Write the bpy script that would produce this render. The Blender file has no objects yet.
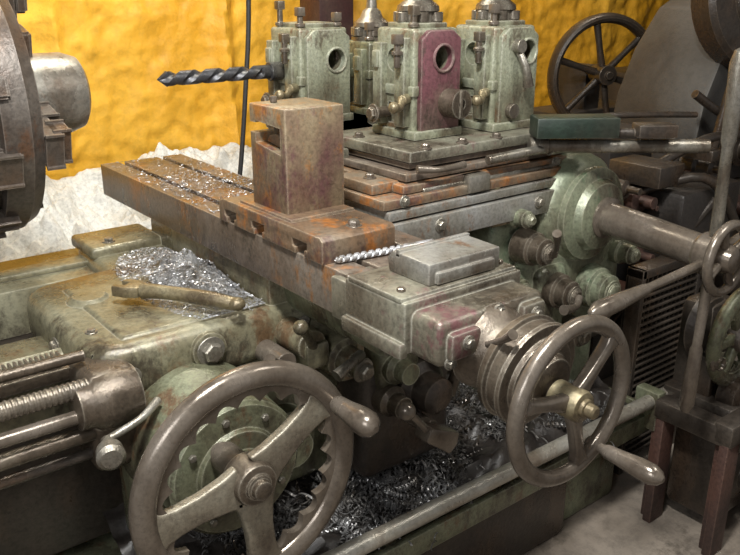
import bpy, bmesh, math, random
from mathutils import Vector as V, Matrix, noise
random.seed(7)
C=bpy.context.collection
WL={}
bpy.context.scene.view_settings.view_transform='Standard'
# ---------------------------------------------------------------- materials
def mat(name,c1,c2,c3,scale=9,rough=(.35,.7),metal=.25,bump=.25,fine=90,pos=(.33,.50,.66),speck=.45,spec=.6,edge=None,k=1.0,patch=None,pth=.56,oil=None):
    m=bpy.data.materials.new(name); m.use_nodes=True
    c1,c2,c3=[tuple(min(1,q*k) for q in c) for c in (c1,c2,c3)]
    nt=m.node_tree; N=nt.nodes; L=nt.links; b=N['Principled BSDF']
    tc=N.new('ShaderNodeTexCoord')
    mp=N.new('ShaderNodeMapping'); mp.inputs['Scale'].default_value=(1,1,.55); L.new(tc.outputs['Object'],mp.inputs['Vector'])
    n1=N.new('ShaderNodeTexNoise'); n1.inputs['Scale'].default_value=scale*.6; n1.inputs['Detail'].default_value=10; n1.inputs['Roughness'].default_value=.6; n1.inputs['Distortion'].default_value=.25
    L.new(mp.outputs['Vector'],n1.inputs['Vector'])
    r=N.new('ShaderNodeValToRGB'); e=r.color_ramp.elements
    e[0].position=pos[0]; e[0].color=(*c1,1); e[1].position=pos[2]; e[1].color=(*c3,1)
    kk=e.new(pos[1]); kk.color=(*c2,1)
    L.new(n1.outputs['Fac'],r.inputs['Fac'])
    col=r.outputs['Color']
    def layer(col,colr,w,sc,th,amt):
        n4=N.new('ShaderNodeTexNoise'); n4.noise_dimensions='4D'; n4.inputs['W'].default_value=w; n4.inputs['Scale'].default_value=sc; n4.inputs['Detail'].default_value=10; n4.inputs['Roughness'].default_value=.78
        L.new(mp.outputs['Vector'],n4.inputs['Vector'])
        pm=N.new('ShaderNodeMapRange'); pm.inputs['From Min'].default_value=th; pm.inputs['From Max'].default_value=th+.07; pm.inputs['To Max'].default_value=amt
        L.new(n4.outputs['Fac'],pm.inputs['Value'])
        m3=N.new('ShaderNodeMixRGB'); L.new(pm.outputs['Result'],m3.inputs['Fac']); L.new(col,m3.inputs['Color1']); m3.inputs['Color2'].default_value=(*colr,1); return m3.outputs['Color']
    if patch: col=layer(col,patch,3.7,scale*.9,pth,.9)
    if oil: col=layer(col,oil,9.1,scale*.75,.535,.8)
    n2=N.new('ShaderNodeTexNoise'); n2.inputs['Scale'].default_value=scale*11; n2.inputs['Detail'].default_value=7; n2.inputs['Roughness'].default_value=.75
    L.new(tc.outputs['Object'],n2.inputs['Vector'])
    r2=N.new('ShaderNodeValToRGB'); e=r2.color_ramp.elements
    e[0].position=.34; e[0].color=(1-speck,1-speck,1-speck,1); e[1].position=.56; e[1].color=(1,1,1,1)
    L.new(n2.outputs['Fac'],r2.inputs['Fac'])
    mx=N.new('ShaderNodeMixRGB'); mx.blend_type='MULTIPLY'; mx.inputs['Fac'].default_value=1
    L.new(col,mx.inputs['Color1']); L.new(r2.outputs['Color'],mx.inputs['Color2'])
    col=mx.outputs['Color']
    if edge:
        bv=N.new('ShaderNodeBevel'); bv.samples=4; bv.inputs['Radius'].default_value=.006
        g=N.new('ShaderNodeNewGeometry'); dt=N.new('ShaderNodeVectorMath'); dt.operation='DOT_PRODUCT'
        L.new(bv.outputs['Normal'],dt.inputs[0]); L.new(g.outputs['Normal'],dt.inputs[1])
        er=N.new('ShaderNodeMapRange'); er.inputs['From Min'].default_value=.985; er.inputs['From Max'].default_value=.86; er.inputs['To Max'].default_value=.75
        L.new(dt.outputs['Value'],er.inputs['Value'])
        ml=N.new('ShaderNodeMath'); ml.operation='MULTIPLY'; L.new(er.outputs['Result'],ml.inputs[0]); L.new(r2.outputs['Color'],ml.inputs[1])
        m2=N.new('ShaderNodeMixRGB'); L.new(ml.outputs[0],m2.inputs['Fac']); L.new(col,m2.inputs['Color1']); m2.inputs['Color2'].default_value=(*edge,1)
        col=m2.outputs['Color']
    L.new(col,b.inputs['Base Color'])
    mr=N.new('ShaderNodeMapRange'); mr.inputs['From Min'].default_value=.35; mr.inputs['From Max'].default_value=.65
    mr.inputs['To Min'].default_value=rough[0]; mr.inputs['To Max'].default_value=rough[1]
    L.new(n1.outputs['Fac'],mr.inputs['Value']); L.new(mr.outputs['Result'],b.inputs['Roughness'])
    b.inputs['Metallic'].default_value=metal
    b.inputs['Specular IOR Level'].default_value=spec
    n3=N.new('ShaderNodeTexNoise'); n3.inputs['Scale'].default_value=fine; n3.inputs['Detail'].default_value=4
    L.new(tc.outputs['Object'],n3.inputs['Vector'])
    ad=N.new('ShaderNodeMath'); ad.operation='MULTIPLY_ADD'; ad.inputs[1].default_value=1.2
    L.new(n2.outputs['Fac'],ad.inputs[0]); L.new(n3.outputs['Fac'],ad.inputs[2])
    bp=N.new('ShaderNodeBump'); bp.inputs['Strength'].default_value=bump; bp.inputs['Distance'].default_value=.004
    L.new(ad.outputs[0],bp.inputs['Height']); L.new(bp.outputs['Normal'],b.inputs['Normal'])
    return m
OIL=(.05,.038,.026)
CAST=mat('greasy_green_casting',(.22,.24,.155),(.155,.155,.095),(.06,.047,.03),scale=9,edge=(.40,.39,.29),rough=(.42,.18),patch=(.13,.068,.035),pth=.54,oil=OIL)
CASTB=mat('greasy_olive_casting',(.28,.265,.18),(.19,.17,.105),(.075,.055,.034),scale=7,rough=(.4,.16),edge=(.44,.41,.31),patch=(.14,.08,.04),pth=.54,oil=OIL)
GREEN=mat('chipped_green_paint',(.225,.265,.175),(.215,.225,.15),(.085,.065,.042),scale=9,edge=(.40,.39,.29),rough=(.42,.18),patch=(.055,.125,.06),pth=.56,oil=OIL)
PALE=mat('pale_green_paint',(.38,.40,.305),(.27,.275,.19),(.11,.085,.055),scale=11,edge=(.52,.51,.42),patch=(.16,.09,.05),pth=.54,rough=(.5,.25),oil=(.075,.055,.035))
RUST=mat('brown_orange_rust',(.20,.17,.125),(.20,.13,.078),(.09,.06,.042),scale=9,metal=.2,rough=(.5,.25),edge=(.40,.33,.24),patch=(.38,.14,.03),pth=.51,oil=(.10,.05,.05))
TOWER=mat('rusty_tool_post_steel',(.31,.28,.20),(.235,.175,.105),(.125,.062,.052),scale=9,metal=.2,rough=(.5,.25),edge=(.46,.38,.27),patch=(.38,.15,.03),pth=.52,oil=(.13,.055,.06))
SLAB=mat('brown_slide_steel',(.215,.18,.145),(.155,.115,.085),(.065,.048,.036),scale=7,metal=.3,rough=(.42,.18),edge=(.40,.34,.26),patch=(.30,.13,.04),pth=.53,oil=OIL)
ENDC=mat('stained_end_casting',(.27,.265,.20),(.195,.175,.13),(.09,.068,.048),scale=8,metal=.3,rough=(.42,.18),edge=(.5,.48,.40),patch=(.17,.07,.075),pth=.53,oil=OIL)
PURP=mat('purple_red_primer',(.21,.078,.092),(.16,.064,.072),(.15,.11,.085),scale=9,edge=(.36,.29,.25),patch=(.25,.22,.17),pth=.56,rough=(.5,.3),oil=OIL)
STEEL=mat('worn_steel',(.38,.365,.325),(.26,.235,.19),(.12,.09,.065),scale=14,metal=.65,rough=(.4,.2),speck=.4)
ROD=mat('pale_bare_rod_steel',(.50,.48,.43),(.38,.35,.29),(.20,.16,.12),scale=9,metal=.5,rough=(.4,.2),speck=.3)
GREY=mat('machined_grey_face',(.40,.395,.375),(.30,.285,.245),(.15,.115,.085),scale=10,metal=.5,rough=(.42,.22),speck=.4,edge=(.6,.57,.51),patch=(.25,.12,.05),pth=.56)
WHEEL=mat('hand_polished_iron',(.235,.20,.165),(.165,.135,.105),(.075,.056,.042),scale=10,metal=.45,rough=(.32,.15),bump=.08,speck=.3)
SPOKE=mat('pale_worn_spoke',(.31,.285,.22),(.22,.19,.14),(.10,.075,.055),scale=12,metal=.35,rough=(.42,.2),speck=.4,oil=OIL)
DIALM=mat('dark_brown_dial_steel',(.19,.16,.12),(.125,.097,.07),(.055,.042,.03),scale=12,metal=.5,rough=(.38,.18),speck=.4,edge=(.40,.36,.29))
DARK=mat('oily_dark_iron',(.08,.064,.05),(.05,.04,.032),(.085,.057,.038),scale=8,metal=.35,rough=(.45,.22),edge=(.19,.155,.12))
CHUCK=mat('rusty_chuck_iron',(.15,.13,.11),(.095,.075,.06),(.12,.072,.045),scale=9,metal=.4,rough=(.5,.25),edge=(.27,.235,.20),patch=(.13,.065,.035),pth=.55)
BLACK=mat('black_oil',(.028,.024,.021),(.04,.033,.028),(.018,.015,.013),scale=8,metal=.1,rough=(.55,.3))
BRASS=mat('worn_brass',(.33,.29,.18),(.235,.19,.11),(.11,.08,.05),scale=14,metal=.5,rough=(.45,.25))
DGREEN=mat('dark_green_enamel',(.014,.030,.018),(.011,.022,.014),(.026,.028,.02),scale=7,metal=.0,rough=(.55,.35),edge=(.09,.10,.075))
DRILL=mat('blued_drill_steel',(.11,.11,.115),(.075,.075,.08),(.15,.14,.12),scale=14,metal=.6,rough=(.4,.25))
CHIP=mat('bright_steel_chips',(.60,.60,.61),(.44,.44,.45),(.27,.25,.22),scale=40,metal=.5,rough=(.45,.25),bump=.05,speck=.2)
CHIPG=mat('grey_shavings_mound',(.38,.375,.37),(.28,.275,.265),(.17,.15,.12),scale=60,metal=.3,rough=(.5,.3),bump=.9,fine=300,speck=.6)
CHIPD=mat('oily_steel_chips',(.55,.55,.55),(.25,.24,.23),(.07,.055,.04),scale=13,metal=.6,rough=(.35,.18),bump=.05,speck=.3)
YELL=mat('yellow_foam_wall',(.82,.45,.035),(.74,.37,.02),(.50,.24,.015),scale=1.6,metal=0,rough=(.75,.45),bump=1,fine=26,speck=.2,pos=(.40,.56,.78),patch=(.52,.27,.025),pth=.61)
WHITE=mat('white_foam_drift',(.76,.76,.73),(.64,.63,.59),(.38,.35,.29),scale=6,metal=0,rough=(.9,.6),bump=1,fine=40,speck=.35,pos=(.42,.54,.70))
FLOORM=mat('dusty_concrete',(.29,.245,.195),(.23,.19,.15),(.12,.095,.07),scale=2.5,metal=0,rough=(.9,.5),fine=60,speck=.35,oil=(.07,.055,.04))
CEILM=mat('dark_ceiling_board',(.12,.09,.06),(.09,.07,.05),(.06,.05,.04),scale=2,metal=0,rough=(.7,.9))
MAROON=mat('maroon_post_paint',(.08,.03,.028),(.055,.022,.02),(.08,.045,.03),scale=8,metal=.1)
LEGM=mat('red_brown_stand_paint',(.13,.062,.045),(.09,.046,.035),(.045,.028,.022),scale=8,metal=.2,edge=(.18,.11,.08))
COVER=mat('grey_sheet_cover',(.085,.078,.07),(.06,.055,.048),(.035,.031,.028),scale=3,metal=.2,rough=(.65,.45),speck=.25,edge=(.13,.12,.10))
RUBBER=mat('black_rubber',(.015,.015,.015),(.02,.02,.02),(.03,.03,.03),scale=9,metal=0,rough=(.5,.7))
# ---------------------------------------------------------------- mesh builder
def frame(d):
    d=V(d).normalized(); h=V((0,0,1)) if abs(d.z)<.9 else V((1,0,0))
    a=d.cross(h).normalized(); b=a.cross(d).normalized(); return a,b,d
class B:
    def __init__(s): s.bm=bmesh.new()
    def merge(s,t):
        me=bpy.data.meshes.new('t'); t.to_mesh(me); t.free(); s.bm.from_mesh(me); bpy.data.meshes.remove(me); return s
    def box(s,lo,hi,bev=.004,rz=0,seg=2,taper=None):
        lo=V(lo);hi=V(hi);c=(lo+hi)/2;sz=hi-lo
        t=bmesh.new(); bmesh.ops.create_cube(t,size=1)
        for v in t.verts:
            v.co=V((v.co.x*sz.x,v.co.y*sz.y,v.co.z*sz.z))
            if taper and v.co.z<0: v.co.x*=taper[0]; v.co.y*=taper[1]
        if bev>0: bmesh.ops.bevel(t,geom=list(t.edges),offset=min(bev,min(sz)*.45),segments=seg,affect='EDGES',profile=.5)
        t.transform(Matrix.Translation(c)@Matrix.Rotation(rz,4,'Z'))
        return s.merge(t)
    def lathe(s,p,d,prof,n=28,rot=0,cap=True):
        a,b,d=frame(d); p=V(p); t=bmesh.new(); rings=[]
        for (l,r) in prof:
            if r<1e-6: rings.append([t.verts.new(p+d*l)])
            else: rings.append([t.verts.new(p+d*l+a*(r*math.cos(rot+2*math.pi*i/n))+b*(r*math.sin(rot+2*math.pi*i/n))) for i in range(n)])
        for A,Bq in zip(rings,rings[1:]):
            for i in range(n):
                j=(i+1)%n
                if len(A)==1 and len(Bq)==1: break
                if len(A)==1: t.faces.new((A[0],Bq[j],Bq[i]))
                elif len(Bq)==1: t.faces.new((A[i],A[j],Bq[0]))
                else: t.faces.new((A[i],A[j],Bq[j],Bq[i]))
        if cap:
            if len(rings[0])>1: t.faces.new(rings[0][::-1])
            if len(rings[-1])>1: t.faces.new(rings[-1])
        bmesh.ops.recalc_face_normals(t,faces=t.faces)
        return s.merge(t)
    def cyl(s,p0,p1,r0,r1=None,n=28,ch=.002,rot=0):
        p0=V(p0);p1=V(p1);L=(p1-p0).length; r1=r0 if r1 is None else r1
        ch=min(ch,L*.3,r0*.4,r1*.4)
        return s.lathe(p0,p1-p0,[(0,r0-ch),(ch,r0),(L-ch,r1),(L,r1-ch)],n,rot)
    def tube(s,p0,p1,ro,ri,n=28):
        L=(V(p1)-V(p0)).length
        return s.lathe(p0,V(p1)-V(p0),[(0,0),(0,ro),(L,ro),(L,ri),(L*.3,ri),(L*.3,0)],n,cap=False)
    def bolt(s,p,d,r=.012,h=.012,w=True,rot=.3):
        p=V(p);d=V(d).normalized()
        if w: s.cyl(p-d*.002,p+d*.003,r*1.45,n=20,ch=.001)
        return s.lathe(p,d,[(0,r),(h*.8,r),(h,r*.82)],6,rot)
    def torus(s,c,ax,R,r,n=64,m=14,flat=1):
        a,b,d=frame(ax);c=V(c);t=bmesh.new();g=[]
        for i in range(n):
            A=2*math.pi*i/n; e=a*math.cos(A)+b*math.sin(A)
            g.append([t.verts.new(c+e*(R+r*math.cos(2*math.pi*k/m))+d*(r*flat*math.sin(2*math.pi*k/m))) for k in range(m)])
        for i in range(n):
            for k in range(m):
                t.faces.new((g[i][k],g[(i+1)%n][k],g[(i+1)%n][(k+1)%m],g[i][(k+1)%m]))
        bmesh.ops.recalc_face_normals(t,faces=t.faces)
        return s.merge(t)
    def path(s,pts,rad,n=12,sub=6):
        P=[V(p) for p in pts]; rad=rad if isinstance(rad,(list,tuple)) else [rad]*len(P)
        Q=[];RR=[]
        for i in range(len(P)-1):
            p0=P[max(i-1,0)];p1=P[i];p2=P[i+1];p3=P[min(i+2,len(P)-1)]
            for k in range(sub):
                u=k/sub
                Q.append(.5*((2*p1)+(p2-p0)*u+(2*p0-5*p1+4*p2-p3)*u*u+(3*p1-p0-3*p2+p3)*u**3)); RR.append(rad[i]*(1-u)+rad[i+1]*u)
        Q.append(P[-1]);RR.append(rad[-1])
        t=bmesh.new();rings=[];a,b,d=frame(Q[1]-Q[0])
        for i,q in enumerate(Q):
            d=(Q[min(i+1,len(Q)-1)]-Q[max(i-1,0)]).normalized()
            a=(a-d*a.dot(d)).normalized(); b=d.cross(a)
            rings.append([t.verts.new(q+a*(RR[i]*math.cos(2*math.pi*k/n))+b*(RR[i]*math.sin(2*math.pi*k/n))) for k in range(n)])
        for A,Bq in zip(rings,rings[1:]):
            for k in range(n): t.faces.new((A[k],A[(k+1)%n],Bq[(k+1)%n],Bq[k]))
        t.faces.new(rings[0][::-1]);t.faces.new(rings[-1])
        bmesh.ops.recalc_face_normals(t,faces=t.faces)
        return s.merge(t)
    def prism(s,pts,o,u,v,w,bev=.002,seg=2):
        o=V(o);u=V(u);v=V(v);w=V(w);t=bmesh.new()
        f=t.faces.new([t.verts.new(o+u*a+v*b) for a,b in pts])
        r=bmesh.ops.extrude_face_region(t,geom=[f])
        bmesh.ops.translate(t,vec=w,verts=[x for x in r['geom'] if isinstance(x,bmesh.types.BMVert)])
        bmesh.ops.recalc_face_normals(t,faces=t.faces)
        if bev>0: bmesh.ops.bevel(t,geom=[e for e in t.edges if len(e.link_faces)==2 and e.calc_face_angle(0)>.35],offset=bev,segments=seg,affect='EDGES',profile=.5)
        return s.merge(t)
    def ball(s,c,r,sc=(1,1,1),n=20):
        t=bmesh.new(); bmesh.ops.create_uvsphere(t,u_segments=n,v_segments=n//2+2,radius=r)
        for v in t.verts: v.co=V((v.co.x*sc[0],v.co.y*sc[1],v.co.z*sc[2]))
        t.transform(Matrix.Translation(V(c))); return s.merge(t)
    def drill(s,p0,p1,r,turns,shank=.2,n=24,st=90):
        p0=V(p0);p1=V(p1);a,bb,d=frame(p1-p0);L=(p1-p0).length;t=bmesh.new();rings=[]
        for i in range(st+1):
            q=i/st; tw=q*2*math.pi*turns; tip=1 if i<st-6 else (st-i)/6+.05; fl=0 if q<shank else 1; ring=[]
            for k in range(n):
                A=2*math.pi*k/n; rr=r*tip*(1-(.5*fl*max(0,math.cos(2*A))**1.3))
                ring.append(t.verts.new(p0+d*(L*q)+a*(rr*math.cos(A+tw))+bb*(rr*math.sin(A+tw))))
            rings.append(ring)
        for x,y in zip(rings,rings[1:]):
            for k in range(n): t.faces.new((x[k],x[(k+1)%n],y[(k+1)%n],y[k]))
        t.faces.new(rings[0]);t.faces.new(rings[-1]); bmesh.ops.recalc_face_normals(t,faces=t.faces)
        return s.merge(t)
def setp(o,kw):
    for k,v in kw.items(): o[k]=v
def thing(name,loc,label,cat,**kw):
    o=bpy.data.objects.new(name,None); o.empty_display_size=.05; C.objects.link(o); o.location=V(loc); WL[o.name]=V(loc)
    o['label']=label;o['category']=cat; setp(o,kw); return o
def fin(b,name,m,parent=None,cut=None,angle=.6,base=False):
    me=bpy.data.meshes.new(name); b.bm.to_mesh(me); b.bm.free()
    xs=[v.co for v in me.vertices]
    lo=V([min(c[i] for c in xs) for i in range(3)]);hi=V([max(c[i] for c in xs) for i in range(3)])
    c=(lo+hi)/2
    if base: c.z=lo.z
    o=bpy.data.objects.new(name,me); C.objects.link(o)
    for q in (m if isinstance(m,(list,tuple)) else [m]): me.materials.append(q)
    if cut is not None:
        for ct in (cut if isinstance(cut,list) else [cut]):
            cm=bpy.data.meshes.new('c'); ct.bm.to_mesh(cm); ct.bm.free(); co=bpy.data.objects.new('c',cm); C.objects.link(co); cm.materials.append(m)
            md=o.modifiers.new('b','BOOLEAN'); md.operation='DIFFERENCE'; md.object=co; md.solver='EXACT'
            dg=bpy.context.evaluated_depsgraph_get(); dg.update()
            nm=bpy.data.meshes.new_from_object(o.evaluated_get(dg)); o.modifiers.clear(); o.data=nm; me=nm
            bpy.data.objects.remove(co)
        nm.name=name
    me.transform(Matrix.Translation(-c))
    me.shade_smooth(); me.set_sharp_from_angle(angle=angle)
    WL[o.name]=c
    if parent is not None:
        o.parent=parent; o.location=c-WL[parent.name]
    else: o.location=c
    return o
def part(parent,name,b,m,label=None,**k):
    o=fin(b,name,m,parent,**k)
    if label: o['label']=label
    return o
def solo(name,b,m,label,cat,kw={},**k):
    o=fin(b,name,m,None,base=True,**k); o['label']=label; o['category']=cat; setp(o,kw); return o
def struct(name,b,m):
    o=fin(b,name,m,None,base=True); o['kind']='structure'; o['label']=name.replace('_',' ')+' of the workshop'; return o
# ---------------------------------------------------------------- room
def grid(x0,x1,z0,z1,nx,nz,fn):
    b=B();t=b.bm;g=[[t.verts.new(fn(x0+(x1-x0)*i/nx,z0+(z1-z0)*j/nz)) for j in range(nz+1)] for i in range(nx+1)]
    for i in range(nx):
        for j in range(nz): t.faces.new((g[i][j],g[i+1][j],g[i+1][j+1],g[i][j+1]))
    return b
def wallf(x,z):
    y=3.72+.05*noise.noise(V((x*1.1,z*.8,1)))+.022*noise.noise(V((x*4.5,z*4.5,4)))+.016*noise.noise(V((x*11,z*11,4)))+.009*noise.noise(V((x*24,z*24,4)))
    for c,w,h in ((1.15,.03,.03),(1.98,.045,.06),(2.9,.05,.05),(3.7,.05,.04)):
        y-=h*math.exp(-((x-c-.03*noise.noise(V((z*2,c,0))))/w)**2)
    return V((x,y,z))
struct('wall_back',grid(-3,7.5,0,3.2,620,190,wallf),YELL)
b=B(); b.box((-3,-1.5,-.1),(7.5,3.8,0),bev=0); struct('floor',b,FLOORM)
b=B(); b.box((-3,-1.5,3.2),(7.5,3.8,3.3),bev=0); struct('ceiling',b,CEILM)
b=B(); b.box((7.4,-1.5,0),(7.5,3.6,3.2),bev=0); struct('wall_right',b,CEILM)
def drift(x,s):
    top=.76+.07*noise.noise(V((x*2.2,0,3)))+.035*noise.noise(V((x*6,0,1)))+.03*noise.noise(V((x*14,0,1)))+.05*max(0,x-1.2)
    q=min(1,s*6)
    y=3.60-s*.80; z=top*(1-s**1.8)+q*(.10*noise.noise(V((x*3,s*4,2)))+.07*abs(noise.noise(V((x*8,s*8,2))))+.05*noise.noise(V((x*18,s*14,2)))+.025*noise.noise(V((x*40,s*30,2))))
    return V((x,y,max(z,.0)))
solo('foam_drift',grid(-.6,2.1,0,1,300,110,drift),WHITE,'pile of lumpy white insulation foam against the yellow wall','insulation',{'kind':'stuff'})
b=B(); b.box((2.24,3.25,0),(2.44,3.42,3.19),bev=.006); b.box((2.20,3.2,0),(2.48,3.47,.02),bev=.003)
solo('steel_post',b,MAROON,'maroon painted vertical steel post near the wall','post')
b=B(); b.path([(1.60,2.72,3.19),(1.585,2.72,2.2),(1.56,2.72,1.5),(1.53,2.72,1.2),(1.49,2.72,.9),(1.42,2.72,.5),(1.36,2.72,.02)],.009)
solo('hanging_cable',b,RUBBER,'thin black cable hanging down in front of the yellow wall','cable')
# ---------------------------------------------------------------- bed
bed=thing('lathe_bed',(1.2,1.7,0),'long oily cast iron lathe bed with chip tray','lathe')
XE=2.30
b=B(); b.box((-.9,1.95,.74),(XE,2.2,.86),.006); b.box((-.9,2.02,.86),(XE,2.08,.875),.006); part(bed,'rear_way',b,CASTB)
b=B(); b.box((-.9,1.5,.72),(XE,1.74,.82),.006); b.prism([(0,0),(.03,.025),(.06,0)],(-.9,1.56,.819),(0,1,0),(0,0,1),(XE+.9,0,0),.001); part(bed,'front_way',b,CASTB)
b=B(); b.box((-.9,1.55,.36),(XE,2.15,.74),.02,taper=(1,.92)); part(bed,'bed_casting',b,DARK)
b=B(); b.box((0.2,1.17,.28),(2.02,2.2,.30),.003); b.box((0.2,1.155,.28),(2.02,1.175,.34),.004); b.box((.2,1.17,.28),(.215,1.6,.34),.003); b.box((2.005,1.17,.28),(2.02,1.6,.34),.003); part(bed,'chip_tray',b,CAST)
b=B(); b.box((.4,1.35,0),(.8,2.15,.28),.02); part(bed,'pedestal',b,DARK)
b=B(); b.box((1.70,1.25,0),(1.98,2.15,.28),.02); part(bed,'pedestal',b,CAST)
b=B(); b.box((1.0,1.22,0),(1.7,1.30,.28),.02); part(bed,'pedestal',b,DARK)
b=B(); b.cyl((.2,1.15,.405),(2.05,1.15,.39),.021,n=20); part(bed,'control_rod',b,ROD,'long worn pale steel rod')
b=B(); b.box((1.95,1.12,.30),(1.99,1.2,.425),.006); part(bed,'rod_bracket',b,CAST)
for (y,z,r,m) in [(1.42,.892,.011,DIALM),(1.37,.795,.014,WHEEL),(1.38,.748,.016,DIALM),(1.39,.70,.011,DARK)]:
    b=B(); b.cyl((-.6,y,z),(.42,y,z),r,n=20)
    part(bed,'feed_shaft',b,m)
b=B(); pr=[(0,.012)]
for i in range(100): pr+= [(.003+i*.0101,.0185),(.006+i*.0101,.0185),(.008+i*.0101,.0165),(.0105+i*.0101,.0165)]
b.lathe((-.6,1.38,.845),(1,0,0),pr,18); part(bed,'lead_screw',b,DIALM,'greasy dark threaded lead screw',angle=.3)
b=B()
for i in range(95): 
    x=-.55+i*.01
    b.box((x,1.475,.853),(x+.0055,1.505,.878),.001,seg=1)
b.box((-.6,1.46,.83),(.42,1.515,.856),.002); part(bed,'gear_rack',b,DIALM)
# ---------------------------------------------------------------- chuck
ch=thing('lathe_headstock',(.0,2.2,.86),'dark greasy headstock with a big jawed chuck and grey sleeve','lathe headstock')
b=B(); b.box((-.75,1.93,.88),(.22,2.5,1.5),.04); part(ch,'headstock_body',b,DARK)
CZ=1.27; CY=2.2
b=B(); b.lathe((.22,CY,CZ),(1,0,0),[(0,.12),(.06,.12),(.08,.25),(.09,.27),(.15,.27),(.16,.30),(.165,.315),(.20,.315),(.205,.295),(.225,.29),(.23,.315),(.29,.318),(.30,.31),(.32,.30),(.325,.255),(.335,.25),(.337,.10),(.337,0)],64)
chk=part(ch,'chuck',b,CHUCK)
for k in range(11):
    A=k*.571+.2; b=B(); w=random.choice([.03,.05,.07])
    t=bmesh.new(); bmesh.ops.create_cube(t,size=1)
    t.transform(Matrix.Translation((.445,CY,CZ))@Matrix.Rotation(A,4,'X')@Matrix.Translation((0,0,.316))@Matrix.Diagonal((.06,w,.03,1)))
    bmesh.ops.bevel(t,geom=list(t.edges),offset=.006,segments=2,affect='EDGES')
    b.merge(t); part(chk,'rim_lug',b,CHUCK)
for k in range(4):
    A=math.radians(-75+90*k); b=B()
    for (z0,z1,x0,x1) in [(.10,.31,.545,.575),(.12,.19,.57,.605),(.235,.285,.57,.60)]:
        t=bmesh.new(); bmesh.ops.create_cube(t,size=1); 
        t.transform(Matrix.Translation((0,CY,CZ))@Matrix.Rotation(A,4,'X')@Matrix.Translation(((x0+x1)/2,0,(z0+z1)/2))@Matrix.Diagonal((x1-x0,.075,z1-z0,1)))
        bmesh.ops.bevel(t,geom=list(t.edges),offset=.006,segments=2,affect='EDGES'); b.merge(t)
    part(chk,'chuck_jaw',b,CHUCK)
b=B(); b.lathe((.50,CY,CZ+.015),(1,0,0),[(0,.104),(.19,.104),(.225,.092),(.235,.075),(.20,.065),(.1,.065),(.1,0)],48,cap=False); part(ch,'bored_sleeve',b,GREY,'pale grey bored steel sleeve')
# ---------------------------------------------------------------- carriage
car=thing('carriage',(.75,1.6,.77),'greasy olive carriage with apron, bolts and a big handwheel','lathe carriage')
b=B(); b.prism([(.425,1.46),(.45,1.415),(.50,1.40),(.90,1.395),(.98,1.42),(.98,2.16),(.70,2.18),(.64,2.12),(.63,1.90),(.47,1.88),(.425,1.84)],(0,0,.772),(1,0,0),(0,1,0),(0,0,.118),.032,5)
b.box((.50,1.44,.87),(.82,1.80,.896),.014,seg=3); b.box((.83,1.42,.88),(1.07,2.05,.957),.01)
b.box((.64,1.98,.88),(.84,2.15,.915),.012,seg=3)
b.lathe((.53,1.70,.88),(0,0,1),[(0,.05),(.012,.048),(.022,.035),(.024,0)],28)
sad=part(car,'saddle',b,CASTB)
b=B(); b.box((.86,1.06,.87),(1.04,1.45,.957),.02,taper=(.8,.9)); part(car,'slide_support',b,CAST)
for p,d,r in [((.665,1.385,.842),(0,-1,0),.022),((.425,1.62,.835),(-1,-.1,0),.014),((.70,2.02,.915),(0,0,1),.012),((.47,1.52,.89),(0,0,1),.009),((.90,1.395,.84),(0,-1,0),.012),((.50,1.398,.83),(0,-1,0),.013)]:
    b=B(); b.bolt(p,d,r,r*.9); part(car,'hex_bolt',b,STEEL)
b=B(); b.lathe((.665,1.40,.842),(0,-1,0),[(0,.040),(.012,.038),(.015,.031)],28); part(car,'bolt_boss',b,CASTB)
b=B(); b.box((.48,1.41,.42),(1.02,1.50,.78),.02,seg=3)
b.box((.49,1.37,.45),(.80,1.42,.60),.025,seg=3)
b.lathe((.83,1.42,.57),(0,-1,0),[(0,.08),(.05,.075),(.06,.05),(.09,.045)],32)
ap=part(car,'apron',b,CAST)
b=B(); b.lathe((.622,1.42,.665),(0,-1,0),[(0,.158),(.09,.155),(.10,.148),(.20,.142),(.208,.134),(.210,.09),(.220,.085),(.222,.05),(.26,.045)],64); flg=part(ap,'flange_disc',b,CAST)
for A in range(8):
    b=B(); b.bolt((.622+.113*math.cos(A*.785+.2),1.212,.665+.113*math.sin(A*.785+.2)),(0,-1,0),.008,.008,w=False); part(ap,'hex_bolt',b,STEEL)
b=B(); b.box((1.0,1.3,.42),(1.28,1.5,.72),.03,seg=3); b.lathe((1.16,1.32,.64),(0,-1,0),[(0,.075),(.04,.07),(.055,.05),(.10,.045),(.11,.03)],32); part(car,'feed_box',b,DARK)
b=B(); b.lathe((.375,1.38,.81),(1,0,0),[(0,.03),(.005,.045),(.03,.048),(.04,.056),(.09,.06),(.12,.055)],24); b.box((.40,1.36,.66),(.50,1.48,.87),.02,seg=3); part(car,'shaft_housing',b,DIALM)
b=B(); b.lathe((.405,1.30,.768),(-.25,-1,0),[(0,.012),(.03,.012),(.035,.024),(.06,.026),(.068,.018)],24); b.path([(.405,1.30,.77),(.47,1.3,.79),(.52,1.33,.80)],[.008,.007,.009]); part(car,'engage_knob',b,STEEL,'small silver knob with short lever')
b=B(); b.cyl((.86,1.40,.83),(.86,1.30,.83),.035); b.path([(.86,1.30,.83),(.83,1.27,.87),(.80,1.25,.905)],[.012,.010,.013]); b.ball((.80,1.25,.905),.016); part(car,'engage_lever',b,CASTB)
b=B(); b.cyl((.80,1.40,.80),(.80,1.31,.80),.026); b.path([(.80,1.31,.80),(.76,1.28,.825),(.73,1.26,.85)],[.011,.009,.013]); part(car,'engage_lever',b,WHEEL)
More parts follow.
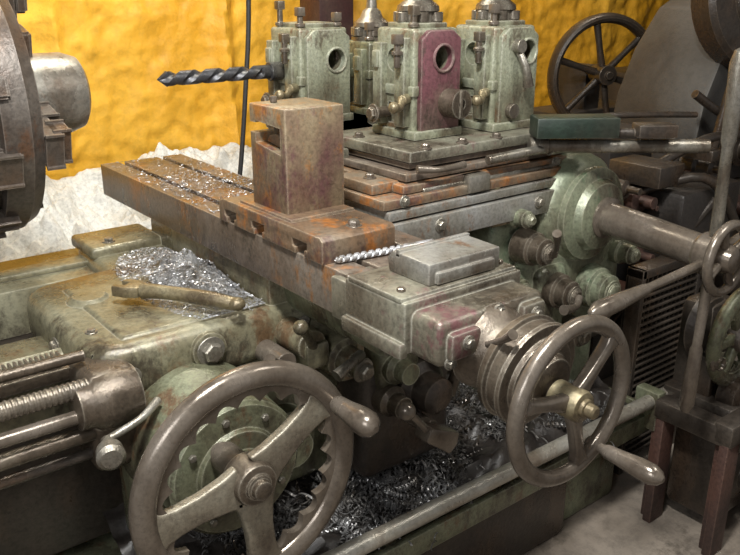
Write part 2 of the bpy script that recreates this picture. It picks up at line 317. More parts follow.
b=B(); b.lathe((.93,1.42,.79),(.1,-1,-.1),[(0,.055),(.06,.055),(.07,.048),(.12,.045),(.13,.034),(.16,.032),(.163,.026),(.185,.026),(.19,.018)],32); b.cyl((.86,1.36,.80),(1.0,1.36,.78),.03); b.box((.95,1.32,.70),(1.02,1.42,.80),.012); b.box((.84,1.29,.775),(.90,1.40,.835),.01); part(car,'clutch_boss',b,CASTB)
b=B(); b.bolt((.946,1.235,.77),(.1,-1,-.1),.019,.02); part(car,'hex_bolt',b,STEEL)
b=B(); b.path([(.95,1.25,.80),(.90,1.21,.815),(.85,1.20,.80)],[.012,.010,.014]); part(car,'clamp_lever',b,STEEL)
b=B(); b.path([(1.0,1.15,.688),(1.03,1.15,.655),(1.06,1.16,.62)],[.008,.009,.011]); b.ball((.998,1.15,.69),.021)
b.prism([(-.05,-.02),(.05,-.032),(.062,0),(.05,.032),(-.05,.02)],(1.10,1.14,.585),(.8,0,-.5),(.45,0,.75),(0,.05,0),.006); b.cyl((1.12,1.2,.58),(1.12,1.33,.58),.02); part(car,'feed_lever',b,WHEEL)
b=B(); b.box((1.03,1.28,.66),(1.16,1.42,.78),.025,seg=3); b.lathe((1.08,1.30,.72),(0,-1,0),[(0,.042),(.03,.04),(.04,.028),(.07,.026)],28);part(car,'shaft_boss',b,CAST)
b=B(); b.path([(1.17,1.33,.745),(1.20,1.26,.74),(1.23,1.24,.68),(1.22,1.25,.62)],[.018,.014,.013,.018]);part(car,'oil_pipe',b,DIALM)
b=B(); b.lathe((1.06,1.33,.64),(0,-1,0),[(0,.04),(.06,.038),(.07,.028),(.1,.026)],28); part(car,'shaft_boss',b,DIALM)

def handwheel(parent,name,c,R,r,spokes,ha,hl,m,scallop=False,hubr=.035,shaft=.1,sw=.02,hub_m=STEEL,hr=1.0,sm=None):
    c=V(c)
    b=B(); b.torus(c,(0,1,0),R,r,72,16,flat=.9)
    if scallop:
        t=bmesh.new();n=264;g=[]
        for i in range(n):
            A=2*math.pi*i/n; e=V((math.cos(A),0,math.sin(A))); ri=R-r-.024+.017*abs(math.sin(11*A))
            g.append([t.verts.new(c+e*ri+V((0,y,0))) for y in (-.008,.008)]+[t.verts.new(c+e*R+V((0,y,0))) for y in (.008,-.008)])
        for i in range(n):
            j=(i+1)%n
            for k in range(4): t.faces.new((g[i][k],g[j][k],g[j][(k+1)%4],g[i][(k+1)%4]))
        bmesh.ops.recalc_face_normals(t,faces=t.faces); b.merge(t)
    w=part(parent,name,b,m)
    for A in spokes:
        A=math.radians(A);u=V((math.cos(A),0,math.sin(A)));v=V((-math.sin(A),0,math.cos(A)))
        b=B(); a0=hubr*.6;a1=R-r*.3; ln=a1-a0
        up=[(a0,sw*1.6),(a0+ln*.18,sw*1.25),(a0+ln*.45,sw),(a0+ln*.70,sw),(a0+ln*.85,sw*1.15),(a0+ln*.93,sw*1.5),(a1,sw*2.1)]
        b.prism([(x,-y) for x,y in up]+up[::-1],c+V((0,-.0115,0)),u,v,V((0,.0225,0)),.006,3)
        part(w,'spoke',b,sm or m)
    b=B(); b.lathe(c+V((0,.03,0)),(0,-1,0),[(0,hubr),(.048,hubr),(.054,hubr*.92),(.056,hubr*.6),(.062,hubr*.58),(.063,hubr*.45),(.075,hubr*.42),(.078,hubr*.3)],32)
    part(w,'hub',b,hub_m)
    b=B(); b.cyl(c+V((0,.02,0)),c+V((0,shaft,0)),hubr*.7); part(w,'shaft',b,m)
    A=math.radians(ha); p=c+V((math.cos(A)*R,0,math.sin(A)*R))
    b=B(); L=hl; r=r*hr
    b.lathe(p+V((0,.014,0)),(0,-1,0),[(0,r*.7),(.004,r*.95),(.02,r*.95),(.024,r*.6),(.032,r*.62),(.04,r*.85),(L*.45,r*.95),(L*.72,r*1.22),(L*.86,r*1.2),(L*.95,r*.85),(L,r*.3),(L,0)],24)
    part(w,'handle',b,WHEEL)
    return w
handwheel(car,'handwheel',(.588,1.10,.715),.204,.0235,(188,35,275),31,.155,WHEEL,True,.042,.12,.028,DIALM,.88,sm=SPOKE)
b=B(); b.path([(.735,1.40,.925),(.70,1.45,.93),(.645,1.53,.932),(.61,1.58,.93)],[.014,.017,.015,.018]); b.prism([(-.03,-.02),(.0,-.03),(.035,-.028),(.035,-.01),(.012,-.008),(.012,.01),(.035,.012),(.035,.03),(0,.03),(-.03,.02)],(.595,1.605,.918),(-.5,.8,0),(-.8,-.5,0),(0,0,.024),.003)
b.ball((.737,1.395,.926),.018,(1,1,.8))
solo('jaw_wrench',b,BRASS,'greasy brass-coloured jaw wrench lying beside steel chips','wrench')
def chips(name,n,fn,m,label,size=1,flakes=0,kr=(1,4),tilt=(1.0,1.8),base=None,bm_=None):
    t=bmesh.new()
    for i in range(n):
        p=fn(); sz=size*random.choice([.55,.8,1,1]); r=random.uniform(.0025,.005)*sz; k=random.uniform(*kr); w=random.uniform(.0015,.003)*sz; pit=random.uniform(.004,.012)*sz
        M=Matrix.Translation(p)@Matrix.Rotation(random.uniform(0,6.3),4,'Z')@Matrix.Rotation(random.uniform(*tilt),4,'X'); prev=None; st=int(9*k); bend=random.uniform(-.3,.3)
        for j in range(st):
            A=j/9*2*math.pi; q=(A/6.283-k/2); c=V((r*math.cos(A)+bend*q*q*pit,r*math.sin(A),q*pit)); a=t.verts.new(M@c); bb=t.verts.new(M@(c+V((0,0,w))))
            if prev: t.faces.new((prev[0],a,bb,prev[1]))
            prev=(a,bb)
    for i in range(flakes):
        p=fn(); M=Matrix.Translation(p)@Matrix.Rotation(random.uniform(0,6.3),4,'Z')@Matrix.Rotation(random.uniform(-1.2,1.2),4,'X'); s=random.uniform(.0015,.004)
        t.faces.new([t.verts.new(M@V(q)) for q in ((-s,-s*.3,0),(0,-s*.2,s*.4),(s,0,0),(0,s*.5,s*.3))])
    b=B(); b.merge(t)
    ms=[m]
    if base:
        for f in base.bm.faces: f.material_index=1
        b.merge(base.bm); ms.append(bm_)
    return solo(name,b,ms,label,'metal shavings',{'kind':'stuff'})
def hp(u,v,h,s):
    e=1-u*u-v*v+.5*noise.noise(V((u*2.5,v*2.5,s+5)))+.25*noise.noise(V((u*7,v*7,s+5)))
    return max(0,h*e*(1+.9*noise.noise(V((u*3,v*3,s)))))
def pile(cx,cy,z0,rx,ry,h):
    return grid(-1.1,1.1,-1.1,1.1,80,80,lambda u,v:V((min(.822,cx+rx*u),cy+ry*v,z0+(hp(u,v,h,cx)+.005*noise.noise(V((u*14,v*14,0))) if hp(u,v,h,cx)>.003 else -.012))))
def pf(cx,cy,z0,rx,ry,h,spread=1.0):
    def f():
        A=random.uniform(0,6.28);q=random.random()**.6*spread;u=q*math.cos(A);v=q*math.sin(A)
        return V((min(.822,cx+rx*u),max(1.43,cy+ry*v),z0+.002+hp(u,v,h,cx)))
    return f
chips('metal_chip_pile',260,pf(.76,1.66,.894,.10,.22,.040,1.4),CHIP,'heap of silvery grey steel shavings on the greasy saddle',.6,13000,base=pile(.77,1.66,.894,.085,.19,.036),bm_=CHIPG)
chips('metal_chip_scatter',90,lambda:V((random.uniform(.825,1.07),min(2.34,max(1.66,random.gauss(1.92,.22))),1.053)),CHIP,'scattered grey steel chips on the slide',.7,3000)
tb=lambda u,v:V((.45+1.53*u,1.185+.36*v,.30+.05+.05*noise.noise(V((u*9,v*3,0)))+.10*v*v+.03*noise.noise(V((u*30,v*10,0)))))
def tf():
    u=random.uniform(.05,.94);v=random.uniform(.12,.95)
    while noise.noise(V((u*7,v*2.5,8)))<-.05: u=random.uniform(.05,.94);v=random.uniform(.12,.95)
    return tb(u,v)+V((0,0,random.uniform(.006,.02)))
chips('metal_chip_bed',560,tf,CHIPD,'coarse curled steel swarf strands in the oily chip tray',1.9,2500,(3,13),(1.2,1.9),grid(0,1,0,1,90,40,tb),BLACK)
# ---------------------------------------------------------------- cross slide
cs=thing('cross_slide',(.95,1.6,.955),'long brown slotted cross slide with end casting and handwheel','cross slide')
def slot(x): return [(x-.009,1.05),(x-.009,1.034),(x-.018,1.034),(x-.018,1.02),(x+.018,1.02),(x+.018,1.034),(x+.009,1.034),(x+.009,1.05)]
prof=[(.82,.958),(.82,1.05)]+slot(.885)+slot(1.01)+[(1.08,1.05),(1.08,.958)]
b=B(); b.prism(prof,(0,1.1,0),(1,0,0),(0,0,1),(0,1.26,0),.002); part(cs,'slotted_table',b,SLAB)
b=B(); b.box((.80,.93,.962),(1.085,1.10,1.056),.006); b.box((.805,1.08,.962),(1.08,1.15,1.044),.004); b.box((.815,.86,.957),(1.07,.95,1.04),.014,seg=3); b.box((.83,.845,.97),(.90,.88,1.02),.01); b.box((1.0,.845,.965),(1.06,.88,1.03),.01)
b.box((.79,.93,.955),(.81,1.10,.985),.006); b.box((.80,.94,1.05),(1.08,1.09,1.062),.004); part(cs,'end_casting',b,ENDC)
for (x,z,y) in [(.865,1.0,.845),(.84,.965,.86),(1.03,1.01,.845),(1.055,.97,.86),(.95,1.03,.86)]:
    b=B(); b.bolt((x,y,z),(0,-1,0),.009,.01); part(cs,'hex_bolt',b,STEEL)
for (y,x) in [(.97,.825),(.97,1.065),(1.115,.825)]:
    b=B(); b.bolt((x,y,1.062 if y<1.1 else 1.044),(0,0,1),.008,.007,w=False); part(cs,'hex_bolt',b,WHEEL)
b=B(); b.lathe((.945,.88,.962),(0,-1,-.12),[(0,.08),(.02,.076),(.035,.062),(.055,.058),(.06,.07),(.07,.091),(.085,.095),(.088,.088),(.11,.087),(.112,.094),(.12,.092),(.122,.074),(.13,.070),(.135,.05),(.15,.045),(.155,.03)],56); part(cs,'feed_dial',b,DIALM,'stepped dark brown feed dial')
b=B(); b.path([(.885,.82,1.0),(.875,.78,1.025),(.87,.755,1.045)],[.006,.006,.009]); part(cs,'dial_lock',b,WHEEL)
handwheel(cs,'handwheel',(.945,.69,.93),.131,.0145,(165,45,285),-55,.145,WHEEL,False,.027,.10,.010,BRASS)
# tool post
tpst=thing('tool_post',(.90,1.4,1.05),'rusty square tool post tower on slotted base','tool post')
T=lambda y:[(y-.016,0),(y-.016,.014),(y-.026,.014),(y-.026,.030),(y+.026,.030),(y+.026,.014),(y+.016,.014),(y+.016,0)]
pr=[(1.19,0)]+T(1.27)+T(1.43)+T(1.55)+[(1.60,0),(1.60,.045),(1.58,.052),(1.20,.052),(1.19,.045)]
b=B(); b.prism(pr,(.815,0,1.05),(0,1,0),(0,0,1),(.18,0,0),.002); b.box((.83,1.32,1.10),(.99,1.53,1.108),.003); part(tpst,'slotted_base',b,RUST)
b=B(); b.prism([(1.355,1.105),(1.495,1.105),(1.495,1.322),(1.355,1.322)],(.845,0,0),(0,1,0),(0,0,1),(.145,0,0),.004)
c1=B(); c1.prism([(1.375,1.228),(1.472,1.242),(1.472,1.288),(1.375,1.282)],(.82,0,0),(0,1,0),(0,0,1),(.10,0,0),0)
c2=B(); c2.box((.80,1.46,1.262),(.89,1.53,1.2835),0)
part(tpst,'post_block',b,TOWER,cut=[c1,c2])
b=B(); b.prism([(1.380,1.2295),(1.468,1.242),(1.46,1.256),(1.43,1.262),(1.385,1.246)],(.87,0,0),(0,1,0),(0,0,1),(.045,0,0),.003); part(tpst,'tool_shim',b,RUST)
for p in [((.885,1.46,1.322))]:
    b=B(); b.cyl(p,(p[0],p[1],p[2]+.014),.008,n=16); part(tpst,'set_screw',b,WHEEL)
for y in (1.23,1.57):
    b=B(); b.bolt((.92,y,1.10),(0,0,1),.012,.014); part(tpst,'hex_bolt',b,WHEEL)
b=B(); b.prism([(0,0),(.11,0),(.115,.025),(.10,.042),(0,.040)],(.875,.955,1.062),(0,1,0),(0,0,1),(.175,0,0),.004)
b.box((.875,1.035,1.095),(1.05,1.045,1.108),.001); b.box((.89,.948,1.064),(1.03,.96,1.085),.002)
solo('clamp_block',b,GREY,'grey machined clamp block on the slide end','clamp block')
b=B(); b.drill((1.06,1.150,1.059),(.835,1.180,1.059),.0075,7,.3,st=150); solo('small_drill',b,CHIP,'small bright twist drill lying on the slide','drill bit')
# ---------------------------------------------------------------- turret slide
ts=thing('turret_slide',(1.4,1.6,.82),'stacked rusty and grey turret slide plates on the bed','turret slide')
b=B(); b.box((1.15,1.45,.82),(1.72,1.95,.985),.02); part(ts,'slide_body',b,CAST)
b=B(); b.box((1.10,1.33,.985),(1.72,1.8,1.045),.004); b.box((1.10,1.338,1.05),(1.70,1.8,1.072),.003); part(ts,'base_plate',b,GREY)
b=B(); b.box((1.09,1.345,1.075),(1.73,1.78,1.098),.004); b.box((1.16,1.36,1.10),(1.74,1.8,1.12),.004); b.box((1.10,1.40,1.10),(1.18,1.55,1.125),.004); part(ts,'middle_plate',b,RUST)
b=B(); b.box((1.18,1.375,1.124),(1.76,1.9,1.142),.003); b.box((1.21,1.40,1.146),(1.775,1.99,1.160),.003); part(ts,'middle_plate',b,SLAB)
b=B(); b.box((1.20,1.385,1.163),(1.77,2.03,1.19),.005); b.box((1.12,1.62,1.12),(1.20,1.78,1.165),.006); b.lathe((1.50,1.72,1.19),(0,0,1),[(0,.13),(.03,.13),(.035,.1),(.18,.09)],40); b.box((1.24,1.72,1.1),(1.7,1.99,1.19),.004); part(ts,'top_plate',b,ENDC)
for p in [(1.26,1.40),(1.38,1.40),(1.5,1.40),(1.72,1.41),(1.14,1.46),(1.15,1.7),(1.23,1.62)]:
    b=B(); z=1.19 if p[0]>1.2 else 1.165 if p[1]>1.6 else 1.125
    b.bolt((p[0],p[1],z),(0,0,1),.011,.012); part(ts,'hex_bolt',b,WHEEL)
b=B(); b.cyl((1.22,1.365,1.10),(1.70,1.365,1.10),.009,n=16); b.box((1.35,1.335,1.078),(1.42,1.38,1.12),.005); part(ts,'stop_rod',b,STEEL)
b=B(); b.path([(1.20,1.36,1.155),(1.26,1.34,1.15),(1.34,1.35,1.15)],[.01,.007,.009]); part(ts,'clamp_lever',b,WHEEL)
b=B(); b.cyl((1.42,1.35,1.15),(1.62,1.33,1.16),.012); b.lathe((1.62,1.33,1.16),(1,-.1,.05),[(0,.02),(.03,.02),(.035,.012)],18); part(ts,'clamp_lever',b,STEEL)
for (x,y,z,r) in [(1.15,1.345,1.09,.010),(1.25,1.33,1.02,.012),(1.6,1.33,1.02,.012),(1.69,1.36,1.11,.010)]:
    b=B(); b.bolt((x,y,z),(0,-1,0),r,.012); part(ts,'hex_bolt',b,STEEL)
def holder(x0,x1,y0,y1,z0,z1,m,face,hole,knob,lab,lever=False,nut=True,strip=None,screws=3,side=True):
    cx=(x0+x1)/2;cy=(y0+y1)/2
    t=thing('tool_holder',(cx,cy,z0),lab,'tool holder',group='tool holders on the turret')
    b=B(); b.box((x0,y0,z0),(x1,y1,z1),.010,seg=3)
    c1=B(); c1.cyl((hole[0],y0-.03,hole[1]),(hole[0],y0+.08,hole[1]),.030); c2=B(); c2.cyl((x0-.02,cy,hole[1]-.005),(x0+.04,cy,hole[1]-.005),.028); c3=B(); c3.box((x0-.02,y0+.055,z0+.035),(x0+.03,y1-.05,z0+.085),0)
    part(t,'holder_body',b,m,cut=[c1,c2,c3])
    b=B(); b.box((x0+.02,y0+.02,z1-.01),(x1-.02,y1-.02,z1+.012),.004); part(t,'top_pad',b,m)
    b=B(); b.box((x0-.006,y0-.006,z0+.105),(x0+.02,y1+.004,z0+.13),.004); part(t,'side_rib',b,m)
    b=B(); b.prism([(x0+.014,z0+.012),(x1-.002,z0+.012),(x1-.002,z1-.025),(x1-.03,z1-.004),(x0+.04,z1-.004),(x0+.014,z1-.025)],(0,y0+.004,0),(1,0,0),(0,0,1),(0,-.018,0),.004)
    cb=B(); cb.cyl((hole[0],y0-.05,hole[1]),(hole[0],y0+.09,hole[1]),.0295)
    part(t,'face_plate',b,face,cut=cb)
    b=B(); b.torus((hole[0],y0-.015,hole[1]),(0,1,0),.032,.004,32,8); part(t,'bore_ring',b,face)
    if strip:
        b=B(); b.box((x1-.004,y0+.0,z0+.02),(x1+.008,y1-.01,z1-.02),.003); part(t,'side_plate',b,strip)
    for (ya,yb,za,zb) in [(y0+.012,y0+.05,z0+.03,z1-.02),(y1-.045,y1-.01,z0+.03,z1-.035)]:
        b=B(); b.box((x0-.02,ya,za),(x0+.004,yb,zb),.004); b.box((x0-.028,ya+.006,zb-.06),(x0-.016,yb-.006,zb-.02),.003); part(t,'clamp_jaw',b,m)
    for i,(px,py,hh) in enumerate([(x0+.02,y0+.025,.035),(x0-.035,y0+.02,-.03),(x0+.02,y1-.025,.05),(x1-.02,y0+.025,.02)][:screws]):
        b=B(); b.cyl((px,py,z1-.09),(px,py,z1+hh),.008,n=14); b.box((px-.011,py-.011,z1+hh-.005),(px+.011,py+.011,z1+hh+.018),.002); b.cyl((px,py,z1+.002 if hh>0 else z1-.06),(px,py,z1+.012 if hh>0 else z1-.05),.014,n=14); part(t,'clamp_screw',b,random.choice([WHEEL,DIALM]))
    if nut:
        b=B(); b.lathe((cx+.01,cy+.01,z1-.002),(0,0,1),[(0,.060),(.012,.060),(.015,.048),(.037,.046),(.04,.054),(.052,.052),(.066,.034),(.085,.026),(.092,.016),(.12,.014),(.122,.006)],28)
        for q in range(6):
            A=q*math.pi/3; b.cyl((cx+.01+.048*math.cos(A),cy+.01+.048*math.sin(A),z1+.012),(cx+.01+.048*math.cos(A),cy+.01+.048*math.sin(A),z1+.036),.017,n=14)
        part(t,'cap_nut',b,STEEL)
    if knob:
        b=B(); b.tube((knob[0],y0,knob[1]),(knob[0]+.005,y0-.06,knob[1]),.036,.012,28); b.box((knob[0]-.004,y0-.064,knob[1]-.032),(knob[0]+.004,y0-.055,knob[1]+.032),.001); part(t,'adjusting_knob',b,DIALM)
    if side:
        b=B(); b.cyl((x0-.002,cy+.02,z0+.06),(x0-.05,cy+.02,z0+.06),.014); b.bolt((x0-.05,cy+.02,z0+.06),(-1,0,0),.016,.014); part(t,'side_bolt',b,DIALM)
        b=B(); b.path([(x0-.035,y0-.0,z0+.10),(x0-.06,y0-.02,z0+.085),(x0-.085,y0-.03,z0+.09)],[.011,.008,.011]); b.ball((x0-.085,y0-.03,z0+.09),.014); b.cyl((x0+.0,y0+.02,z0+.10),(x0-.04,y0-.005,z0+.10),.012); part(t,'side_lever',b,BRASS)
    b=B(); b.box((x0-.01,y0-.02,z0),(x1+.005,y1+.005,z0+.022),.004); part(t,'foot_flange',b,m)
    if lever:
        b=B(); b.path([(cx-.01,y0-.012,z1-.05),(cx,y0-.04,z1-.10),(cx+.015,y0-.04,z1-.15)],[.009,.010,.015]); b.cyl((cx-.01,y0,z1-.05),(cx-.01,y0-.035,z1-.05),.018); b.cyl((cx-.02,y0,z0+.05),(cx-.02,y0-.03,z0+.05),.02);part(t,'clamp_handle',b,STEEL)
    return t
ZT=1.191
holder(1.215,1.375,1.86,2.01,ZT,1.445,PALE,PALE,(1.325,1.36),None,'pale green tool holder clamping a long drill',nut=False,screws=4)
holder(1.47,1.58,1.885,2.01,ZT,1.40,CAST,CAST,(1.52,1.33),None,'greasy dark olive tool holder behind the purple-faced one',screws=1,side=False)
holder(1.305,1.452,1.50,1.645,ZT,1.455,PALE,PURP,(1.39,1.385),(1.41,1.275),'pale green tool holder with a purple-red bored face',screws=2)
holder(1.550,1.705,1.47,1.62,ZT,1.455,PALE,PALE,(1.663,1.39),None,'pale green tool holder with a clamp handle',True,True,PURP,screws=2)
b=B(); b.drill((1.213,1.95,1.33),(.845,1.95,1.33),.0185,2.6,.18); b.cyl((1.213,1.95,1.33),(1.17,1.95,1.33),.025)
solo('twist_drill',b,DRILL,'long dark twist drill held by the pale tool holder','drill bit')
b=B(); b.box((1.555,1.245,1.192),(1.765,1.325,1.243),.004,rz=-.60); solo('green_box',b,DGREEN,'dark green narrow metal box lying on the turret slide','box')
b=B(); b.box((1.765,1.125,1.192),(1.865,1.185,1.225),.004,rz=-.60); b.cyl((1.79,1.18,1.2),(1.74,1.22,1.2),.012); solo('grey_block',b,DARK,'small dark steel block at the end of the green box','block')
b=B(); b.tube((1.60,1.345,1.165),(1.94,1.075,1.165),.018,.012,24); b.cyl((1.58,1.36,1.165),(1.62,1.33,1.165),.022)
solo('steel_tube',b,STEEL,'long open-ended steel tube handle beside the green box','pipe')
b=B(); b.path([(1.70,1.45,1.20),(1.95,1.35,1.21),(2.25,1.30,1.19)],.009); solo('bent_rod',b,DARK,'dark thin steel rod lying over the turret slide','rod')
# ---------------------------------------------------------------- turret apron / capstan
ga=thing('turret_apron',(1.75,1.45,.6),'chipped green gearbox casting with capstan lever shaft','gearbox')
b=B(); b.lathe((1.785,1.70,.965),(0,-1,0),[(0,.175),(.22,.175),(.225,.186),(.262,.186),(.268,.176),(.275,.165),(.33,.162),(.36,.155),(.385,.135),(.39,.125),(.395,.13),(.41,.128),(.42,.10),(.44,.09),(.45,.062)],72)
b.box((1.56,1.32,.60),(2.02,1.66,.92),.08,seg=5); b.box((1.48,1.37,.74),(1.68,1.6,.985),.035,seg=4); b.box((1.55,1.36,.36),(1.95,1.6,.66),.03)
b.box((1.60,1.30,.62),(1.72,1.40,.84),.03,seg=4)
g=part(ga,'gear_casting',b,GREEN)
HX=1.752
b=B(); b.lathe((1.785,1.27,.965),(HX-1.785,-.345,-.015),[(0,.058),(.03,.056),(.035,.045),(.31,.041),(.34,.037)],36); part(ga,'capstan_sleeve',b,WHEEL)
cp=B(); cp.torus((HX,.885,.95),(0,1,0),.082,.012,48,12); cp.lathe((HX,.955,.95),(0,-1,0),[(0,.045),(.01,.052),(.04,.052),(.045,.042),(.09,.03),(.095,.02)],32)
for k in range(4):
    A=k*math.pi/2+.4; cp.path([(HX,.89,.95),(HX+.08*math.cos(A),.885,.95+.08*math.sin(A))],.011)
cap=part(ga,'capstan_hub',cp,WHEEL)
def hnd(p0,p1,r,flare=1.7,label=None,m=WHEEL):
    p0=V(p0);p1=V(p1);L=(p1-p0).length;b=B()
    b.lathe(p0,p1-p0,[(0,r*1.1),(L*.3,r),(L*.55,r*.9),(L*.58,r*1.2),(L*.8,r*flare),(L*.93,r*flare*1.05),(L*.985,r*.9),(L,0)],20)
    part(cap,'capstan_lever',b,m)
hnd((HX,.92,.94),(1.29,.92,.915),.011,1.8)
hnd((HX,.92,.95),(1.700,.90,1.43),.014,1.35,m=STEEL)
hnd((HX,.92,.95),(1.735,.92,.53),.013,1.4)
hnd((HX,.92,.95),(2.1,.92,1.02),.011,1.5)
for (x,z,r,y) in [(1.53,.99,.024,1.33),(1.575,.90,.038,1.30),(1.66,.77,.04,1.27),(1.53,.80,.028,1.33),(1.83,.74,.05,1.27),(1.95,.82,.03,1.29),(1.75,.62,.036,1.29)]:
    b=B(); b.lathe((x,y+.06,z),(0,-1,0),[(0,r*1.3),(.05,r*1.2),(.055,r),(.085,r*.95),(.09,r*.6),(.10,r*.55)],24); b.bolt((x,y-.035,z),(0,-1,0),r*.5,.012); part(ga,'shaft_boss',b,random.choice([GREEN,CAST,DIALM]))
for A in range(9):
    A=A*.698+.3; b=B(); b.bolt((1.785+.170*math.cos(A),1.44,.965+.170*math.sin(A)),(0,-1,0),.011,.012,w=False); part(ga,'hex_bolt',b,STEEL)
b=B(); b.cyl((1.46,1.36,1.0),(1.46,1.36,1.07),.010); b.ball((1.46,1.36,1.075),.015); b.box((1.44,1.34,.975),(1.55,1.40,1.0),.004); part(ga,'oil_cup',b,BRASS)
b=B(); b.path([(1.58,1.25,.90),(1.55,1.22,.94),(1.52,1.20,.98)],[.01,.008,.012]); part(ga,'small_lever',b,WHEEL)
b=B(); b.path([(1.66,1.22,.77),(1.62,1.2,.76),(1.56,1.19,.77)],[.011,.009,.014]); part(ga,'small_lever',b,WHEEL)
# ---------------------------------------------------------------- right wheel stand
rw=thing('index_wheel_stand',(2.1,1.0,0),'cast grey-green spoked wheel on rusty steel legs','machine stand')
handwheel(rw,'spoked_wheel',(2.10,.99,.62),.13,.022,(0,60,120,180,240,300),200,.03,CAST,True,.045,.12,.014,CHUCK)
b=B(); b.box((2.06,1.05,.36),(2.2,1.16,.70),.03); b.lathe((2.10,1.10,.62),(0,-1,0),[(0,.1),(.03,.09),(.04,.06)],32); b.box((2.04,1.02,.38),(2.09,1.10,.55),.008); b.lathe((2.10,1.0,.44),(0,-1,0),[(0,.06),(.05,.055),(.06,.03),(.09,.028)],28); part(rw,'bracket',b,DARK)
b=B(); b.box((1.93,.88,.36),(2.42,.94,.43),.012); b.box((1.93,.90,.36),(1.99,1.12,.42),.008); b.box((2.02,.93,.32),(2.32,1.16,.43),.02)
for k in range(5): b.box((1.99+k*.075,.86,.33),(2.005+k*.075,.95,.41),.004)
b.box((2.02,.93,.05),(2.36,1.1,.34),.02); b.lathe((2.12,.94,.2),(0,-1,0),[(0,.09),(.02,.085),(.03,.05),(.06,.04)],28)
part(rw,'stand_frame',b,DARK)
for (x,y) in [(1.965,.90),(2.22,.88),(2.38,.90),(1.97,1.1)]:
    b=B(); b.box((x-.034,y-.014,0),(x+.034,y+.014,.37),.004); b.box((x-.012,y-.012,0),(x+.012,y+.035,.37),.004); part(rw,'leg',b,LEGM)
b=B()
for i in range(26):
    z=.06+i*.024; b.box((2.10,1.30,z),(2.40,1.335,z+.008),.001,seg=1)
for i in range(12): b.box((2.10+i*.025,1.31,.04),(2.104+i*.025,1.34,.70),.001,seg=1)
b.box((2.08,1.30,.0),(2.10,1.36,.73),.003); b.box((2.40,1.30,.0),(2.42,1.36,.73),.003); b.box((2.08,1.30,.70),(2.42,1.36,.73),.003); b.box((2.08,1.35,0),(2.42,1.36,.7),.001)
solo('louvered_guard',b,DARK,'dark louvered metal guard standing behind the lever','guard')
b=B(); b.path([(1.6,.95,.008),(1.68,1.0,.008),(1.75,.9,.008),(1.78,.75,.008),(2.0,.65,.008),(2.6,.7,.008)],.006); solo('floor_cable',b,RUBBER,'thin black cable lying on the concrete floor','cable')
# ---------------------------------------------------------------- background machines
bm_=thing('background_machine',(3.4,2.3,0),'dark dirty machine with a grey curved cover','machine')
b=B(); b.box((2.5,1.75,0),(4.4,2.45,.85),.03); b.box((2.6,1.5,.55),(3.0,1.8,.85),.02); b.box((2.7,1.9,.85),(3.0,2.3,1.0),.02); part(bm_,'machine_body',b,BLACK)
b=B(); b.prism([(3.22,.85),(3.26,1.08),(3.36,1.28),(3.52,1.46),(3.8,1.58),(4.1,1.62),(4.1,.85)],(0,1.85,0),(1,0,0),(0,0,1),(0,.45,0),.02); b.box((3.12,1.8,.85),(3.9,1.87,.93),.01); b.box((3.5,1.80,1.0),(3.75,1.86,1.25),.01); part(bm_,'curved_cover',b,COVER)
b=B(); b.lathe((3.50,1.85,1.52),(-.3,-1,.1),[(0,.32),(.10,.32),(.12,.30),(.13,.21),(.15,.20),(.2,.11),(.22,.0)],40); part(bm_,'drum',b,DARK)
for pts in ([(2.6,1.7,.88),(2.9,1.62,1.0),(3.2,1.6,.98),(3.4,1.7,.9)],[(2.45,1.72,.80),(2.7,1.5,.9),(2.9,1.45,.7)],[(3.0,1.75,1.15),(3.2,1.7,1.05),(3.5,1.72,1.08)],[(2.5,1.7,.3),(2.6,1.55,.6),(2.8,1.5,.8)],[(3.1,1.7,.9),(3.15,1.68,1.2),(3.3,1.7,1.35)]):
    b=B(); b.path(pts,.018); part(bm_,'pipe',b,DARK)
for i in range(46):
    x=random.uniform(2.42,3.7); z=random.uniform(.1,1.0); s=random.uniform(.03,.10)
    b=B(); b.box((x,1.62-s,z),(x+s*2,1.76,z+s),.006) if i%2 else b.lathe((x,1.76,z),(0,-1,0),[(0,s),(.06,s),(.07,s*.7),(.12,s*.65),(.13,s*.3),(.18,s*.28)],24); part(bm_,'fitting',b,random.choice([DARK,DARK,DIALM,LEGM]))
fw=thing('flywheel_stand',(3.6,2.6,0),'large dark spoked flywheel in front of the wall','flywheel')
c=V((3.58,2.62,1.12)); ax=V((-.45,-1,0)).normalized(); a_,b_,d_=frame(ax)
b=B(); b.torus(c,ax,.28,.026,64,12,flat=1.6); w=part(fw,'rim',b,DARK)
for k in range(6):
    A=k*math.pi/3+.3; e=a_*math.cos(A)+b_*math.sin(A); b=B(); b.path([c,c+e*.15,c+e*.28],[.022,.016,.02]); part(fw,'spoke',b,DARK)
b=B(); b.cyl(c-ax*.06,c+ax*.06,.05); b.cyl(c-ax*.25,c+ax*.08,.02); part(fw,'hub',b,DARK)
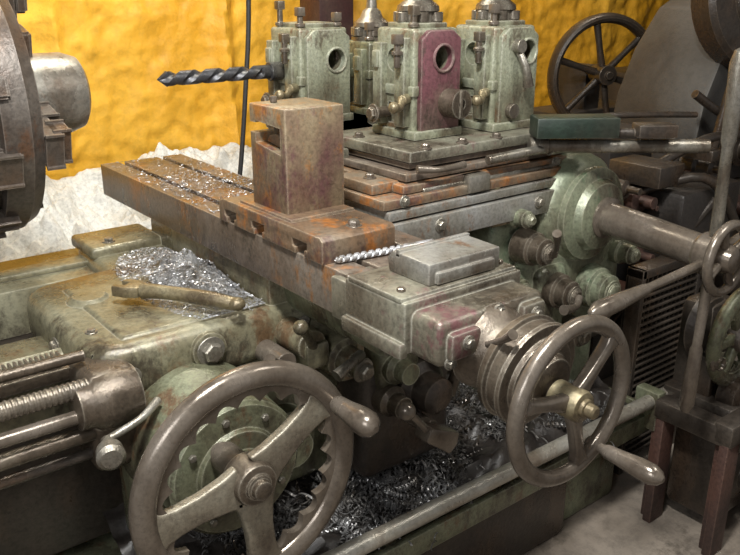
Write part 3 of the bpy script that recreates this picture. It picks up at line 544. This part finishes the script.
b=B(); b.box((3.62,2.75,0),(3.76,2.95,1.15),.02); b.box((3.4,2.72,0),(4.1,3.0,.92),.02); part(fw,'support',b,BLACK)
b=B(); b.box((5.15,2.7,0),(6.4,3.3,2.0),.03); b.box((5.2,2.65,1.1),(5.5,2.72,1.4),.02); b.box((4.4,2.8,0),(5.14,3.3,1.05),.03)
solo('dark_cabinet',b,BLACK,'dark oily cabinet standing against the yellow wall','cabinet')
# ---------------------------------------------------------------- lights, world, camera
def area(loc,tgt,e,col,size):
    l=bpy.data.lights.new('area_light','AREA'); l.energy=e; l.color=col; l.size=size
    o=bpy.data.objects.new('area_light',l); C.objects.link(o); o.location=loc; o.rotation_euler=(V(tgt)-V(loc)).to_track_quat('-Z','Y').to_euler()
area((.30,.6,2.75),(1.05,1.5,.9),82,(.99,.99,.97),.25)
area((1.2,2.4,2.9),(1.2,3.6,1.1),48,(1,.95,.82),.4)
area((3.6,2.7,2.9),(3.8,3.7,1.4),22,(1,.9,.75),.4)  # added light that brightens the dim right part of the back wall
area((-.9,.1,1.9),(1.2,1.4,.5),20,(.95,.97,1),.7)  # side fill added to lift the shadows, not a fixture of the workshop
area((2.0,.3,2.6),(1.9,1.3,.7),16,(1,.98,.93),.3)
w=bpy.data.worlds.new('w'); bpy.context.scene.world=w; w.use_nodes=True
w.node_tree.nodes['Background'].inputs[0].default_value=(1,.97,.95,1); w.node_tree.nodes['Background'].inputs[1].default_value=.26
th=math.radians(20); a=math.radians(38)
Hh=V((math.sin(a),math.cos(a),0)); R=V((math.cos(a),-math.sin(a),0))
F=Hh*math.cos(th)+V((0,0,-math.sin(th))); U=Hh*math.sin(th)+V((0,0,math.cos(th)))
cd=bpy.data.cameras.new('camera'); co=bpy.data.objects.new('camera',cd); C.objects.link(co)
m=Matrix((R,U,-F)).transposed().to_4x4(); m.translation=V((0,0,1.55)); co.matrix_world=m
cd.sensor_width=36; cd.lens=36*800/740; cd.clip_start=.02
bpy.context.scene.camera=co
